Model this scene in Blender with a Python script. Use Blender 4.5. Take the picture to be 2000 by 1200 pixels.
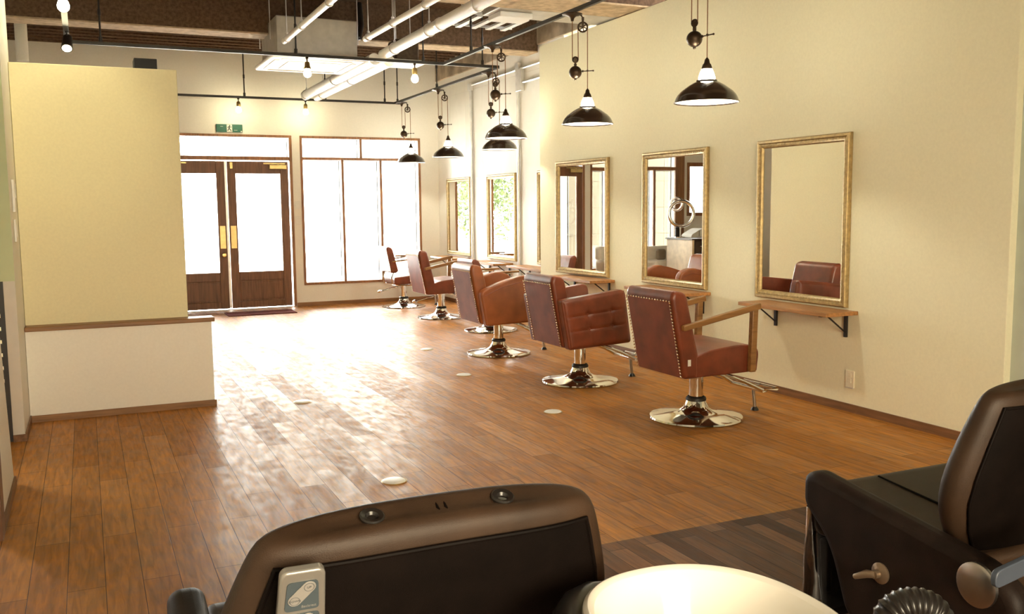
import bpy, bmesh, math, random
from mathutils import Vector, Matrix
random.seed(7)
PI = math.pi
S = bpy.context.scene
COL = S.collection
for o in list(bpy.data.objects):
    bpy.data.objects.remove(o)

# ------------------------------------------------------------------ camera
cd = bpy.data.cameras.new('camera'); cam = bpy.data.objects.new('camera', cd); COL.objects.link(cam)
YAW, PITCH, ROLL, FPX, CAMZ = .4298, -.1073, -.0098, 1809.7, 1.4
fw = Vector((math.sin(YAW)*math.cos(PITCH), math.cos(YAW)*math.cos(PITCH), math.sin(PITCH)))
rt = Vector((math.cos(YAW), -math.sin(YAW), 0)); up = rt.cross(fw)
r2 = rt*math.cos(ROLL) + up*math.sin(ROLL); u2 = up*math.cos(ROLL) - rt*math.sin(ROLL)
M = Matrix((r2, u2, -fw)).transposed().to_4x4(); M.translation = (0, 0, CAMZ)
cam.matrix_world = M
cd.sensor_fit = 'HORIZONTAL'; cd.sensor_width = 36; cd.lens = FPX/2000*36
cd.clip_start = .05; cd.clip_end = 300
S.camera = cam

# ------------------------------------------------------------------ world, exposure
W = bpy.data.worlds.new('overcast_sky'); S.world = W; W.use_nodes = True
wb = W.node_tree.nodes['Background']
wb.inputs[0].default_value = (1.0, .985, .955, 1); wb.inputs[1].default_value = 11.5
S.view_settings.view_transform = 'Standard'; S.view_settings.look = 'None'
S.view_settings.exposure = 1.70; S.view_settings.gamma = 1; S.view_settings.use_curve_mapping = False
try:
    S.cycles.max_bounces = 10; S.cycles.diffuse_bounces = 6; S.cycles.glossy_bounces = 6
    S.cycles.transparent_max_bounces = 16; S.cycles.transmission_bounces = 8
    S.cycles.use_denoising = True; S.cycles.denoiser = 'OPENIMAGEDENOISE'
    S.cycles.sample_clamp_indirect = 12; S.cycles.caustics_reflective = False; S.cycles.caustics_refractive = False
    S.cycles.blur_glossy = .5
except Exception:
    pass
PENDANT_POWER, BULB_POWER = 62, 42
WARM = (1.0, .88, .50)
def spot_lamp(parent, loc, target, watts, size=1.0, blend=.8, color=WARM):
    l = bpy.data.lights.new('lamp_beam', 'SPOT'); l.energy = watts; l.color = color
    l.spot_size = size; l.spot_blend = blend; l.shadow_soft_size = .04
    o = bpy.data.objects.new('lamp_beam', l); COL.objects.link(o); o.parent = parent
    o.location = loc
    d = Vector(target) - Vector(loc); o.rotation_euler = d.to_track_quat('-Z', 'Y').to_euler()
    return o
for nm, cx, cz, w, h in (('portal', 1.81, 1.22, 1.82, 2.44), ('rear', .95, 1.85, 2.5, 1.9), ('portal', 3.75, 1.38, 1.8, 2.14), ('portal', .36, 1.38, .86, 2.14)):
    l = bpy.data.lights.new(nm, 'AREA'); l.shape = 'RECTANGLE'; l.size = w; l.size_y = h
    l.cycles.is_portal = True
    o = bpy.data.objects.new('window_portal', l); COL.objects.link(o)
    o.location = (cx, -2.74 if nm == 'rear' else 13.62, cz); o.rotation_euler = (PI/2 if nm == 'rear' else -PI/2, 0, 0)

# ------------------------------------------------------------------ materials
MT = {}
def nodes(name):
    m = bpy.data.materials.new(name); m.use_nodes = True
    nt = m.node_tree; b = nt.nodes['Principled BSDF']
    MT[name] = m
    return m, nt, b
def N(nt, t, **kw):
    n = nt.nodes.new(t)
    for k, v in kw.items():
        if hasattr(n, k): setattr(n, k, v)
    return n
def mat(name, col, rough=.5, metal=0, var=.12, scale=12, bump=0, bscale=200, spec=.5, stretch=None, coat=0, emit=None):
    m, nt, b = nodes(name)
    b.inputs['Roughness'].default_value = rough; b.inputs['Metallic'].default_value = metal
    b.inputs['Specular IOR Level'].default_value = spec
    if coat: b.inputs['Coat Weight'].default_value = coat; b.inputs['Coat Roughness'].default_value = .15
    tc = N(nt, 'ShaderNodeTexCoord'); mp = N(nt, 'ShaderNodeMapping')
    nt.links.new(tc.outputs['Object'], mp.inputs[0])
    if stretch: mp.inputs['Scale'].default_value = stretch
    nz = N(nt, 'ShaderNodeTexNoise'); nz.inputs['Scale'].default_value = scale; nz.inputs['Detail'].default_value = 5
    nt.links.new(mp.outputs[0], nz.inputs[0])
    cr = N(nt, 'ShaderNodeValToRGB')
    cr.color_ramp.elements[0].position = .3; cr.color_ramp.elements[1].position = .7
    cr.color_ramp.elements[0].color = tuple(c*(1-var) for c in col)+(1,)
    cr.color_ramp.elements[1].color = tuple(min(1, c*(1+var)) for c in col)+(1,)
    nt.links.new(nz.outputs[0], cr.inputs[0]); nt.links.new(cr.outputs[0], b.inputs['Base Color'])
    if bump:
        n2 = N(nt, 'ShaderNodeTexNoise'); n2.inputs['Scale'].default_value = bscale; n2.inputs['Detail'].default_value = 3
        nt.links.new(mp.outputs[0], n2.inputs[0])
        bp = N(nt, 'ShaderNodeBump'); bp.inputs['Strength'].default_value = bump; bp.inputs['Distance'].default_value = .004
        nt.links.new(n2.outputs[0], bp.inputs['Height']); nt.links.new(bp.outputs[0], b.inputs['Normal'])
    if emit:
        b.inputs['Emission Color'].default_value = tuple(emit[0])+(1,); b.inputs['Emission Strength'].default_value = emit[1]
    return m
def wood(name, col, rough=.45, axis='y', var=.3, spec=.4):
    st = {'x': (1.2, 14, 14), 'y': (14, 1.2, 14), 'z': (14, 14, 1.2)}[axis]
    return mat(name, col, rough, var=var, scale=3.2, stretch=st, bump=.08, bscale=8, spec=spec)

def floor_mat(name, c1, c2, mort, width, row, rlo, rhi, spec):
    m, nt, b = nodes(name)
    L = nt.links.new
    tc = N(nt, 'ShaderNodeTexCoord'); sp = N(nt, 'ShaderNodeSeparateXYZ'); cb = N(nt, 'ShaderNodeCombineXYZ')
    L(tc.outputs['Object'], sp.inputs[0])
    if True:
        L(sp.outputs[1], cb.inputs[0]); L(sp.outputs[0], cb.inputs[1])
    else:
        L(sp.outputs[0], cb.inputs[0]); L(sp.outputs[1], cb.inputs[1])
    br = N(nt, 'ShaderNodeTexBrick'); br.offset = .37; br.offset_frequency = 2; br.squash = 1.0
    L(cb.outputs[0], br.inputs['Vector'])
    br.inputs['Color1'].default_value = c1+(1,); br.inputs['Color2'].default_value = c2+(1,); br.inputs['Mortar'].default_value = mort+(1,)
    br.inputs['Scale'].default_value = 1; br.inputs['Mortar Size'].default_value = .0017; br.inputs['Mortar Smooth'].default_value = .3
    br.inputs['Brick Width'].default_value = width; br.inputs['Row Height'].default_value = row
    mp = N(nt, 'ShaderNodeMapping'); mp.inputs['Scale'].default_value = (1.6, 16, 1); L(cb.outputs[0], mp.inputs[0])
    g = N(nt, 'ShaderNodeTexNoise'); g.inputs['Scale'].default_value = 3; g.inputs['Detail'].default_value = 7; g.inputs['Distortion'].default_value = .6
    L(mp.outputs[0], g.inputs[0])
    mr = N(nt, 'ShaderNodeMapRange'); mr.inputs[1].default_value = .3; mr.inputs[2].default_value = .72; mr.inputs[3].default_value = .62; mr.inputs[4].default_value = 1.2
    L(g.outputs[0], mr.inputs[0])
    mx = N(nt, 'ShaderNodeMix'); mx.data_type = 'RGBA'; mx.blend_type = 'MULTIPLY'; mx.inputs[0].default_value = 1
    L(br.outputs['Color'], mx.inputs[6]); L(mr.outputs[0], mx.inputs[7])
    # large worn patches
    w = N(nt, 'ShaderNodeTexNoise'); w.inputs['Scale'].default_value = 9.5; w.inputs['Detail'].default_value = 8; w.inputs['Roughness'].default_value = .72
    mp2 = N(nt, 'ShaderNodeMapping'); mp2.inputs['Scale'].default_value = (.8, 1.5, 1); L(cb.outputs[0], mp2.inputs[0]); L(mp2.outputs[0], w.inputs[0])
    mw = N(nt, 'ShaderNodeMapRange'); mw.inputs[1].default_value = .35; mw.inputs[2].default_value = .65; mw.inputs[3].default_value = .82; mw.inputs[4].default_value = 1.18
    L(w.outputs[0], mw.inputs[0])
    mx2 = N(nt, 'ShaderNodeMix'); mx2.data_type = 'RGBA'; mx2.blend_type = 'MULTIPLY'; mx2.inputs[0].default_value = 1
    L(mx.outputs[2], mx2.inputs[6]); L(mw.outputs[0], mx2.inputs[7])
    L(mx2.outputs[2], b.inputs['Base Color'])
    mr2 = N(nt, 'ShaderNodeMapRange'); mr2.inputs[1].default_value = .38; mr2.inputs[2].default_value = .62; mr2.inputs[3].default_value = rlo; mr2.inputs[4].default_value = rhi
    L(w.outputs[0], mr2.inputs[0])
    b2 = N(nt, 'ShaderNodeTexBrick'); b2.offset = .37; b2.offset_frequency = 2; L(cb.outputs[0], b2.inputs['Vector'])
    b2.inputs['Color1'].default_value = (0, 0, 0, 1); b2.inputs['Color2'].default_value = (1, 1, 1, 1); b2.inputs['Mortar'].default_value = (1, 1, 1, 1)
    b2.inputs['Scale'].default_value = 1; b2.inputs['Mortar Size'].default_value = .0017; b2.inputs['Brick Width'].default_value = width; b2.inputs['Row Height'].default_value = row
    ad = N(nt, 'ShaderNodeMath'); ad.operation = 'MULTIPLY_ADD'; ad.inputs[1].default_value = .13
    L(b2.outputs['Color'], ad.inputs[0]); L(mr2.outputs[0], ad.inputs[2]); L(ad.outputs[0], b.inputs['Roughness'])
    b.inputs['Specular IOR Level'].default_value = spec
    bp = N(nt, 'ShaderNodeBump'); bp.inputs['Strength'].default_value = .35; bp.inputs['Distance'].default_value = .0008; bp.invert = True
    L(br.outputs['Fac'], bp.inputs['Height'])
    bp2 = N(nt, 'ShaderNodeBump'); bp2.inputs['Strength'].default_value = .10; bp2.inputs['Distance'].default_value = .0005
    L(g.outputs[0], bp2.inputs['Height']); L(bp.outputs[0], bp2.inputs['Normal']); L(bp2.outputs[0], b.inputs['Normal'])
    return m
def glass(name, tint=(1, 1, 1), refl=.08):
    m = bpy.data.materials.new(name); m.use_nodes = True; nt = m.node_tree; MT[name] = m
    nt.nodes.remove(nt.nodes['Principled BSDF']); out = nt.nodes['Material Output']
    tr = N(nt, 'ShaderNodeBsdfTransparent'); tr.inputs[0].default_value = tint+(1,)
    gl = N(nt, 'ShaderNodeBsdfGlossy'); gl.inputs['Roughness'].default_value = .02
    fr = N(nt, 'ShaderNodeFresnel'); fr.inputs[0].default_value = 1.45
    sc = N(nt, 'ShaderNodeMath'); sc.operation = 'MULTIPLY'; sc.inputs[1].default_value = refl/.04
    sc.use_clamp = True
    mx = N(nt, 'ShaderNodeMixShader')
    nt.links.new(fr.outputs[0], sc.inputs[0]); nt.links.new(sc.outputs[0], mx.inputs[0])
    nt.links.new(tr.outputs[0], mx.inputs[1]); nt.links.new(gl.outputs[0], mx.inputs[2]); nt.links.new(mx.outputs[0], out.inputs[0])
    return m
def opal(name, trans=.55):
    m = bpy.data.materials.new(name); m.use_nodes = True; nt = m.node_tree; MT[name] = m
    nt.nodes.remove(nt.nodes['Principled BSDF']); out = nt.nodes['Material Output']
    tr = N(nt, 'ShaderNodeBsdfTransparent'); tl = N(nt, 'ShaderNodeBsdfTranslucent'); tl.inputs[0].default_value = (.95, .93, .88, 1)
    mx = N(nt, 'ShaderNodeMixShader'); mx.inputs[0].default_value = trans
    nt.links.new(tl.outputs[0], mx.inputs[1]); nt.links.new(tr.outputs[0], mx.inputs[2]); nt.links.new(mx.outputs[0], out.inputs[0])
    return m

mat('cream_wallpaper', (.86, .82, .62), .9, var=.025, scale=60, bump=.12, bscale=260, spec=.15)
mat('partition_wallpaper', (.80, .74, .50), .9, var=.03, scale=60, bump=.12, bscale=260, spec=.15)
mat('offwhite_wallpaper', (.87, .85, .79), .9, var=.02, scale=60, bump=.12, bscale=260, spec=.15)
mat('white_paint', (.88, .86, .80), .6, var=.02, scale=8, spec=.3)
mat('bluegreen_paint', (.55, .60, .52), .8, var=.03, scale=10, spec=.2)
mat('green_paint', (.50, .56, .36), .8, var=.03, scale=10, spec=.2)
mat('grey_paint', (.60, .57, .52), .7, var=.04, scale=10, spec=.2)
floor_mat('plank_floor', (.50, .208, .036), (.39, .152, .024), (.09, .036, .012), .92, .131, .31, .50, .25)
floor_mat('walnut_floor', (.26, .118, .050), (.085, .035, .015), (.03, .015, .008), 1.2, .085, .4, .55, .25)
mat('brown_fireproofing', (.135, .085, .056), .95, var=.35, scale=30, bump=.8, bscale=60, spec=.1)
mat('lit_flange', (.50, .38, .24), .8, var=.25, scale=14, bump=.3, bscale=80, spec=.2)  # lighter than the brown beam: light from below put into the colour
mat('stained_concrete', (.40, .33, .25), .85, var=.42, scale=4.5, bump=.3, bscale=60, spec=.2)
wood('frame_wood', (.30, .14, .062), .45, 'z')
wood('door_wood', (.17, .075, .036), .42, 'z')
wood('trim_wood', (.27, .135, .055), .45, 'x')
wood('skirting_wood', (.19, .09, .038), .45, 'y')
wood('shelf_wood', (.42, .20, .07), .45, 'y')
wood('arm_wood', (.27, .13, .04), .38, 'x', spec=.5)
mat('leather', (.170, .038, .015), .36, var=.28, scale=9, bump=.12, bscale=420, spec=.55)
mat('leather_tan', (.28, .080, .022), .33, var=.22, scale=9, bump=.12, bscale=420, spec=.55)
mat('leather_back', (.200, .046, .025), .42, var=.25, scale=9, bump=.12, bscale=420, spec=.55)
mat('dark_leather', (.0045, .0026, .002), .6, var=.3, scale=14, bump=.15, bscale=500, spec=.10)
mat('shaded_leather_side', (.013, .007, .005), .55, var=.3, scale=14, bump=.15, bscale=500, spec=.22)  # darker copy of the seat leather, shade painted into the side panels
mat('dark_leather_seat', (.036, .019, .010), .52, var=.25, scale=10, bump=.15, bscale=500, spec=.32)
mat('black_fabric', (.010, .008, .008), .8, var=.3, scale=20, spec=.2)
mat('chrome', (.86, .85, .83), .07, metal=1, var=.02)
mat('brushed_steel', (.55, .53, .50), .28, metal=1, var=.06, scale=20)
mat('brass', (.62, .46, .20), .32, metal=1, var=.12, scale=20)
mat('nail_brass', (.72, .60, .44), .25, metal=1, var=.1)
mat('black_metal', (.018, .014, .012), .45, var=.2, spec=.5)
mat('bronze_metal', (.070, .045, .028), .42, metal=.75, var=.3, scale=30)
mat('shade_enamel', (.030, .018, .012), .22, var=.2, spec=.6, coat=.5)
mat('shade_white', (.90, .88, .82), .4, var=.02)
mat('galvanised', (.80, .80, .80), .30, metal=.6, var=.1, scale=14)
mat('white_cladding', (.90, .90, .90), .35, var=.03, spec=.6)
mat('white_plastic', (.82, .81, .77), .4, var=.02)
mat('aircon_white', (.88, .87, .84), .45, var=.02)
mat('aircon_steel', (.50, .47, .42), .45, metal=.35, var=.1)
mat('black_rubber', (.012, .010, .009), .32, var=.2, spec=.6)
mat('rope_brown', (.28, .14, .06), .7, var=.2)
mat('gilt', (.44, .32, .14), .42, metal=.4, var=.22, scale=40, bump=.3, bscale=90)
mat('mirror_glass', (.93, .93, .91), .006, metal=1, var=0)
mat('sign_green', (.018, .13, .085), .35, var=.08)
mat('sign_white', (.85, .86, .78), .4, var=.02)
mat('sign_dark', (.02, .05, .035), .4, var=.05)
mat('mat_red', (.16, .05, .045), .95, var=.2, scale=60, bump=.5, bscale=300, spec=.1)
mat('remote_silver', (.30, .29, .27), .32, metal=.5, var=.05)
mat('remote_slate', (.060, .080, .095), .5, var=.1)
mat('remote_key', (.26, .25, .24), .5, var=.04)
mat('remote_ink', (.08, .09, .10), .6, var=.02)
mat('porcelain', (.80, .78, .72), .12, var=.01, spec=.6)
mat('bar_blue', (.065, .08, .11), .35, var=.06)
mat('knob_bronze', (.30, .22, .15), .35, metal=.7, var=.1)
mat('concrete_paving', (.62, .61, .58), .9, var=.08, scale=2)
mat('facade_white', (.75, .74, .70), .9, var=.04, scale=2)
mat('facade_beige', (.13, .112, .078), .9, var=.05, scale=2)
mat('board_grey', (.030, .030, .032), .7, var=.03)
mat('board_dark', (.010, .010, .013), .7, var=.05)
mat('foliage', (.045, .068, .010), .55, var=.5, scale=2.5)
mat('bark', (.06, .04, .025), .9, var=.3)
mat('sofa_white', (.90, .87, .80), .8, var=.04, bump=.1)
mat('cushion_grey', (.36, .31, .24), .9, var=.08, bump=.2)
mat('desk_beige', (.66, .56, .40), .55, var=.12)
mat('desk_dark', (.06, .04, .028), .4, var=.2)
mat('cream_plastic', (.84, .78, .62), .5, var=.02)
mat('tag_white', (.8, .78, .72), .6, var=.02)
mat('mat_lightbulb', (1, .85, .5), .3, var=0, emit=((1, .88, .55), 38.0))
MT['pendant_bulb'] = mat('pendant_bulb', (1, .92, .75), .3, var=0, emit=((1, .94, .72), 270.0))
glass('window_glass', (.97, .98, .97), .06)
glass('warm_fill_glass', (1.0, .92, .77), .06)  # tint added to warm the fill light from behind the camera
glass('clear_plastic', (.86, .84, .80), .22)
opal('opal_glass', .45)

# ------------------------------------------------------------------ mesh helpers
class MB:
    def __init__(s): s.bm = bmesh.new()
    def box(s, x0, x1, y0, y1, z0, z1):
        v = [s.bm.verts.new(p) for p in ((x0,y0,z0),(x1,y0,z0),(x1,y1,z0),(x0,y1,z0),(x0,y0,z1),(x1,y0,z1),(x1,y1,z1),(x0,y1,z1))]
        for f in ((0,3,2,1),(4,5,6,7),(0,1,5,4),(1,2,6,5),(2,3,7,6),(3,0,4,7)): s.bm.faces.new([v[i] for i in f])
        return s
    def rings(s, rings, closed=True, cap=True, loop=False):
        R = [[s.bm.verts.new(p) for p in r] for r in rings]
        n = len(R[0])
        for a, b in list(zip(R, R[1:])) + ([(R[-1], R[0])] if loop else []):
            for i in range(n if closed else n-1):
                j = (i+1) % n
                try: s.bm.faces.new((a[i], a[j], b[j], b[i]))
                except ValueError: pass
        if cap and closed and not loop:
            for r in (R[0][::-1], R[-1]):
                try: s.bm.faces.new(r)
                except ValueError: pass
        return s
    def prism(s, poly, t0, t1, plane='xz'):
        f = {'xz': lambda a, b, t: (a, t, b), 'yz': lambda a, b, t: (t, a, b), 'xy': lambda a, b, t: (a, b, t)}[plane]
        return s.rings([[f(a, b, t) for a, b in poly] for t in (t0, t1)])
    def tube(s, pts, r, n=10, loop=False):
        pts = [Vector(p) for p in pts]; rings = []
        m = len(pts); rr = r if isinstance(r, (list, tuple)) else [r]*m
        prev = None
        for i, p in enumerate(pts):
            if loop: d = (pts[(i+1) % m]-pts[i-1])
            else: d = (pts[min(i+1, m-1)]-pts[max(i-1, 0)])
            d.normalize()
            if prev is None:
                a = Vector((0, 0, 1)) if abs(d.z) < .9 else Vector((1, 0, 0))
                u = d.cross(a).normalized()
            else:
                u = (prev - d*prev.dot(d))
                u = u.normalized() if u.length > 1e-6 else d.orthogonal().normalized()
            prev = u; w = d.cross(u)
            rings.append([tuple(p+u*math.cos(2*PI*k/n)*rr[i]+w*math.sin(2*PI*k/n)*rr[i]) for k in range(n)])
        return s.rings(rings, loop=loop)
    def lathe(s, prof, c=(0, 0, 0), n=32, axis='z', cap=True):
        def P(r, h, k):
            a = 2*PI*k/n; x, y = r*math.cos(a), r*math.sin(a)
            v = {'z': (x, y, h), 'x': (h, x, y), 'y': (x, h, y)}[axis]
            return (v[0]+c[0], v[1]+c[1], v[2]+c[2])
        return s.rings([[P(max(r, 1e-4), h, k) for k in range(n)] for r, h in prof], cap=cap)
    def ball(s, c, r, seg=16, sz=1.0):
        return s.lathe([(r*math.sin(PI*i/seg), -r*math.cos(PI*i/seg)*sz) for i in range(seg+1)], c, seg*2)
    def grid(s, fn, nu, nv):
        V = [[s.bm.verts.new(fn(i/nu, j/nv)) for j in range(nv+1)] for i in range(nu+1)]
        for i in range(nu):
            for j in range(nv): s.bm.faces.new((V[i][j], V[i+1][j], V[i+1][j+1], V[i][j+1]))
        return s
    def build(s, name, m, parent=None, bevel=0, seg=3, smooth=True, subsurf=0, loc=None):
        bm = s.bm
        bmesh.ops.recalc_face_normals(bm, faces=bm.faces)
        me = bpy.data.meshes.new(name); bm.to_mesh(me); bm.free()
        o = bpy.data.objects.new(name, me); COL.objects.link(o)
        me.materials.append(MT[m] if isinstance(m, str) else m)
        if parent is not None: o.parent = parent
        if loc: o.location = loc
        if smooth:
            for p in me.polygons: p.use_smooth = True
            try:
                for e in me.edges: pass
                me.set_sharp_from_angle(angle=math.radians(38))
            except Exception: pass
        if bevel:
            b = o.modifiers.new('bevel', 'BEVEL'); b.width = bevel; b.segments = seg; b.limit_method = 'ANGLE'; b.angle_limit = math.radians(35)
            b.harden_normals = False
        if subsurf:
            q = o.modifiers.new('sub', 'SUBSURF'); q.levels = subsurf; q.render_levels = subsurf
        return o
def fillet(poly, rad, seg=5):
    out = []; n = len(poly)
    for i, p in enumerate(poly):
        r = rad[i] if isinstance(rad, (list, tuple)) else rad
        p = Vector(p); a = Vector(poly[i-1])-p; b = Vector(poly[(i+1) % n])-p
        if r <= 0: out.append(tuple(p)); continue
        r = min(r, a.length*.48, b.length*.48)
        A = p+a.normalized()*r; B = p+b.normalized()*r
        for k in range(seg+1):
            t = k/seg; q = A*(1-t)**2 + p*2*t*(1-t) + B*t*t
            out.append((q.x, q.y))
    return out
def tag(o, label, cat, group=None, kind=None):
    o['label'] = label; o['category'] = cat
    if group: o['group'] = group
    if kind: o['kind'] = kind
    return o
def thing(name, label, cat, loc=(0, 0, 0), group=None, rz=0):
    o = bpy.data.objects.new(name, None); COL.objects.link(o); o.location = loc; o.rotation_euler = (0, 0, rz)
    o.empty_display_size = .1
    return tag(o, label, cat, group)
def struct(o): o['kind'] = 'structure'; return o
def kids(o): return [c for c in bpy.data.objects if c.parent == o]
def dup(o, loc=None, label=None, parent=None):
    c = o.copy(); COL.objects.link(c)
    if parent: c.parent = parent
    if loc: c.location = loc
    if label: c['label'] = label
    for ch in kids(o): dup(ch, parent=c)
    return c

def wall_cells(xs, zs, openings, y0, y1):
    m = MB()
    for a, b in zip(xs, xs[1:]):
        for c, d in zip(zs, zs[1:]):
            cx, cz = (a+b)/2, (c+d)/2
            if any(o[0] < cx < o[1] and o[2] < cz < o[3] for o in openings): continue
            m.box(a, b, y0, y1, c, d)
    bmesh.ops.remove_doubles(m.bm, verts=m.bm.verts, dist=1e-5)
    # drop the doubled inner faces
    m.bm.verts.index_update()
    seen = {}
    for f in m.bm.faces:
        seen.setdefault(tuple(sorted(v.index for v in f.verts)), []).append(f)
    kill = [f for l in seen.values() if len(l) > 1 for f in l]
    bmesh.ops.delete(m.bm, geom=kill, context='FACES_ONLY')
    return m
# ================================================================== SETTING
WX, RX, BY, CY = 4.64, 4.95, 13.44, 9.34      # right wall, recessed right wall, back wall, recess corner
struct(MB().box(-2.2, 5.3, 3.24, 13.60, -.1, 0).build('floor', 'plank_floor', smooth=False))
struct(MB().box(-2.2, 5.3, -2.6, 3.24, -.1, 0).build('floor_wash_area', 'walnut_floor', smooth=False))
struct(MB().box(WX, 5.3, 3.51, CY, 0, 3.155).build('wall_right', 'cream_wallpaper', bevel=.006, smooth=False))
struct(MB().box(WX+.05, 5.3, -2.6, 3.51, 0, 3.6).build('wall_right_rear', 'bluegreen_paint', smooth=False))
# recessed panel wall with joint grooves
m = MB()
ys = [CY, 9.90, 10.50, 11.10, 11.70, 12.30, 12.90, BY]; zs = [0, .62, 1.22, 1.82, 2.42, 3.02, 3.30]
for a, b in zip(ys, ys[1:]):
    for c, d in zip(zs, zs[1:]): m.box(RX, RX+.06, a+.002, b-.002, c+.002, d-.002)
m.box(RX+.006, 5.3, CY, BY, 0, 3.30)
struct(m.build('wall_recess', 'white_paint', smooth=False))
struct(MB().box(4.92, 5.3, 3.4, BY, 3.292, 3.62).build('trim_girder', 'stained_concrete', bevel=.01, smooth=False))
# back wall with openings
OPEN = [(.90, 2.735, 0, 2.445), (2.85, 4.66, .305, 2.445), (-.06, .78, .305, 2.445), (-.72, -.26, 1.22, 2.14)]
m = wall_cells([-1.42, -.72, -.26, -.06, .78, .90, 2.735, 2.85, 4.66, 5.3], [0, .305, 1.22, 2.14, 2.445, 3.62], OPEN, BY, 13.60)
m.bm.verts.index_update()
struct(m.build('wall_back', 'offwhite_wallpaper', smooth=False))
struct(MB().box(-1.42, -1.3, 6.86, BY, 0, 3.62).build('wall_left_far', 'offwhite_wallpaper', smooth=False))
struct(MB().box(-1.3, -.40, 6.99, 7.11, 0, 3.62).build('wall_left_return', 'offwhite_wallpaper', smooth=False))
struct(MB().box(-.465, -.40, 6.325, 6.99, 0, 3.62).build('wall_left', 'white_paint', bevel=.004, smooth=False))
struct(MB().prism([(4.53, 0), (5.311, 0), (4.60, 2.2), (4.53, 2.2)], -.465, -.40, 'yz').build('wall_left_near', 'offwhite_wallpaper', bevel=.004, smooth=False))
struct(MB().box(-.52, -.40, -2.6, 3.55, 0, 3.62).build('wall_left_rear', 'offwhite_wallpaper', smooth=False))
m = wall_cells([-2.2, -.3, 2.2, 5.3], [0, .9, 2.8, 3.62], [(-.3, 2.2, .9, 2.8)], -2.72, -2.6)
struct(m.build('wall_rear', 'offwhite_wallpaper', smooth=False))
w4 = MB()  # added unseen window behind the camera, for frontal fill light
for x0, x1, z0, z1 in ((-.3, 2.2, 2.75, 2.8), (-.3, 2.2, .9, .95), (-.3, -.25, .95, 2.75), (2.15, 2.2, .95, 2.75), (.925, .975, .95, 2.75)): w4.box(x0, x1, -2.70, -2.58, z0, z1)
w4 = w4.build('fill_window', 'frame_wood', bevel=.004, seg=1, smooth=False); struct(w4)
for x0, x1 in ((-.25, .925), (.975, 2.15)): MB().box(x0, x1, -2.66, -2.654, .95, 2.75).build('pane', 'warm_fill_glass', w4, smooth=False)
struct(MB().box(-60, 60, -90, -2.72, -.16, -.06).build('ground_rear', 'concrete_paving', smooth=False))
struct(MB().box(-2.2, -2.1, -2.6, 6.9, 0, 3.62).build('wall_side_room', 'offwhite_wallpaper', smooth=False))
struct(MB().box(-2.1, -.535, 6.37, 6.47, .99, 3.62).build('wall_hall', 'green_paint', smooth=False))
# partition block: upper cream block, low wall with wooden cap in front
struct(MB().box(-.398, .64, 6.97, 10.20, 0, 2.375).build('wall_partition', 'partition_wallpaper', bevel=.006, smooth=False))
struct(MB().box(-.398, .785, 6.862, 6.969, 0, .612).build('wall_low', 'offwhite_wallpaper', bevel=.004, smooth=False))
struct(MB().box(-.398, .805, 6.835, 6.985, .612, .642).build('trim_1', 'trim_wood', bevel=.006))
struct(MB().box(-.398, .797, 6.852, 6.861, 0, .045).box(.786, .797, 6.861, 6.969, 0, .045).build('baseboard_low', 'trim_wood', smooth=False))
struct(MB().box(WX-.012, WX-.0005, 3.51, CY+.012, 0, .055).build('baseboard_right', 'skirting_wood', smooth=False))
struct(MB().box(RX-.012, RX-.0005, CY+.02, BY-.012, 0, .055).build('baseboard_recess', 'skirting_wood', smooth=False))
struct(MB().box(2.74, 4.93, BY-.012, BY-.0005, 0, .055).build('baseboard_back', 'trim_wood', smooth=False))
struct(MB().box(-.399, -.388, 6.318, 6.85, 0, .05).box(-.465, -.388, 6.309, 6.318, 0, .044).build('baseboard_left', 'skirting_wood', smooth=False))
struct(MB().box(-.399, -.388, 4.535, 5.295, 0, .05).build('baseboard_near', 'skirting_wood', smooth=False))
# ceiling: sprayed deck with ribs, beams
m = MB().box(-2.2, 5.3, -2.72, 13.60, 3.60, 3.75)
for i in range(14): m.box(-1.4, 5.2, 10.45+i*.215, 10.53+i*.215, 3.53, 3.61)
struct(m.build('ceiling', 'brown_fireproofing', smooth=False))
def beam(y0, y1, zb):
    m = MB().box(-1.3, 4.93, (y0+y1)/2-.02, (y0+y1)/2+.02, zb+.02, 3.62).box(-1.3, 4.93, y0+.005, y0+.03, zb+.014, 3.62)
    b = m.build('trim_beam', 'brown_fireproofing', smooth=False); struct(b)
    MB().box(-1.3, 4.93, y0-.004, y1, zb, zb+.014).build('flange', 'lit_flange', b, smooth=False)
    return b
beam(9.96, 10.26, 3.20); beam(7.24, 7.72, 3.165); beam(4.2, 4.65, 3.165)
struct(MB().lathe([(.06, 2.98), (.06, 3.60)], (-.50, 11.2, 0), 24).build('trim_column', 'offwhite_wallpaper'))

# ---- window joinery (structure) ----
def bars(m, lst, y0, y1):
    for x0, x1, z0, z1 in lst: m.box(x0, x1, y0, y1, z0, z1)
    return m
Y0, Y1 = BY-.012, BY+.030
w1 = bars(MB(), [(2.85, 4.66, 2.41, 2.445), (2.85, 4.66, .305, .34), (2.85, 2.885, .34, 2.41), (4.625, 4.66, .34, 2.41),
                 (2.885, 4.625, 2.105, 2.14), (3.725, 3.76, 2.14, 2.41), (3.445, 3.48, .34, 2.105), (4.02, 4.055, .34, 2.105)], Y0, Y1).build('window_1', 'frame_wood', bevel=.004, seg=1, smooth=False)
struct(w1)
for x0, x1, z0, z1 in ((2.885, 3.725, 2.14, 2.41), (3.76, 4.625, 2.14, 2.41), (2.885, 3.445, .34, 2.105), (3.48, 4.02, .34, 2.105), (4.055, 4.625, .34, 2.105)):
    MB().box(x0, x1, BY+.124, BY+.130, z0, z1).build('pane', 'window_glass', w1, smooth=False)
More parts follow.
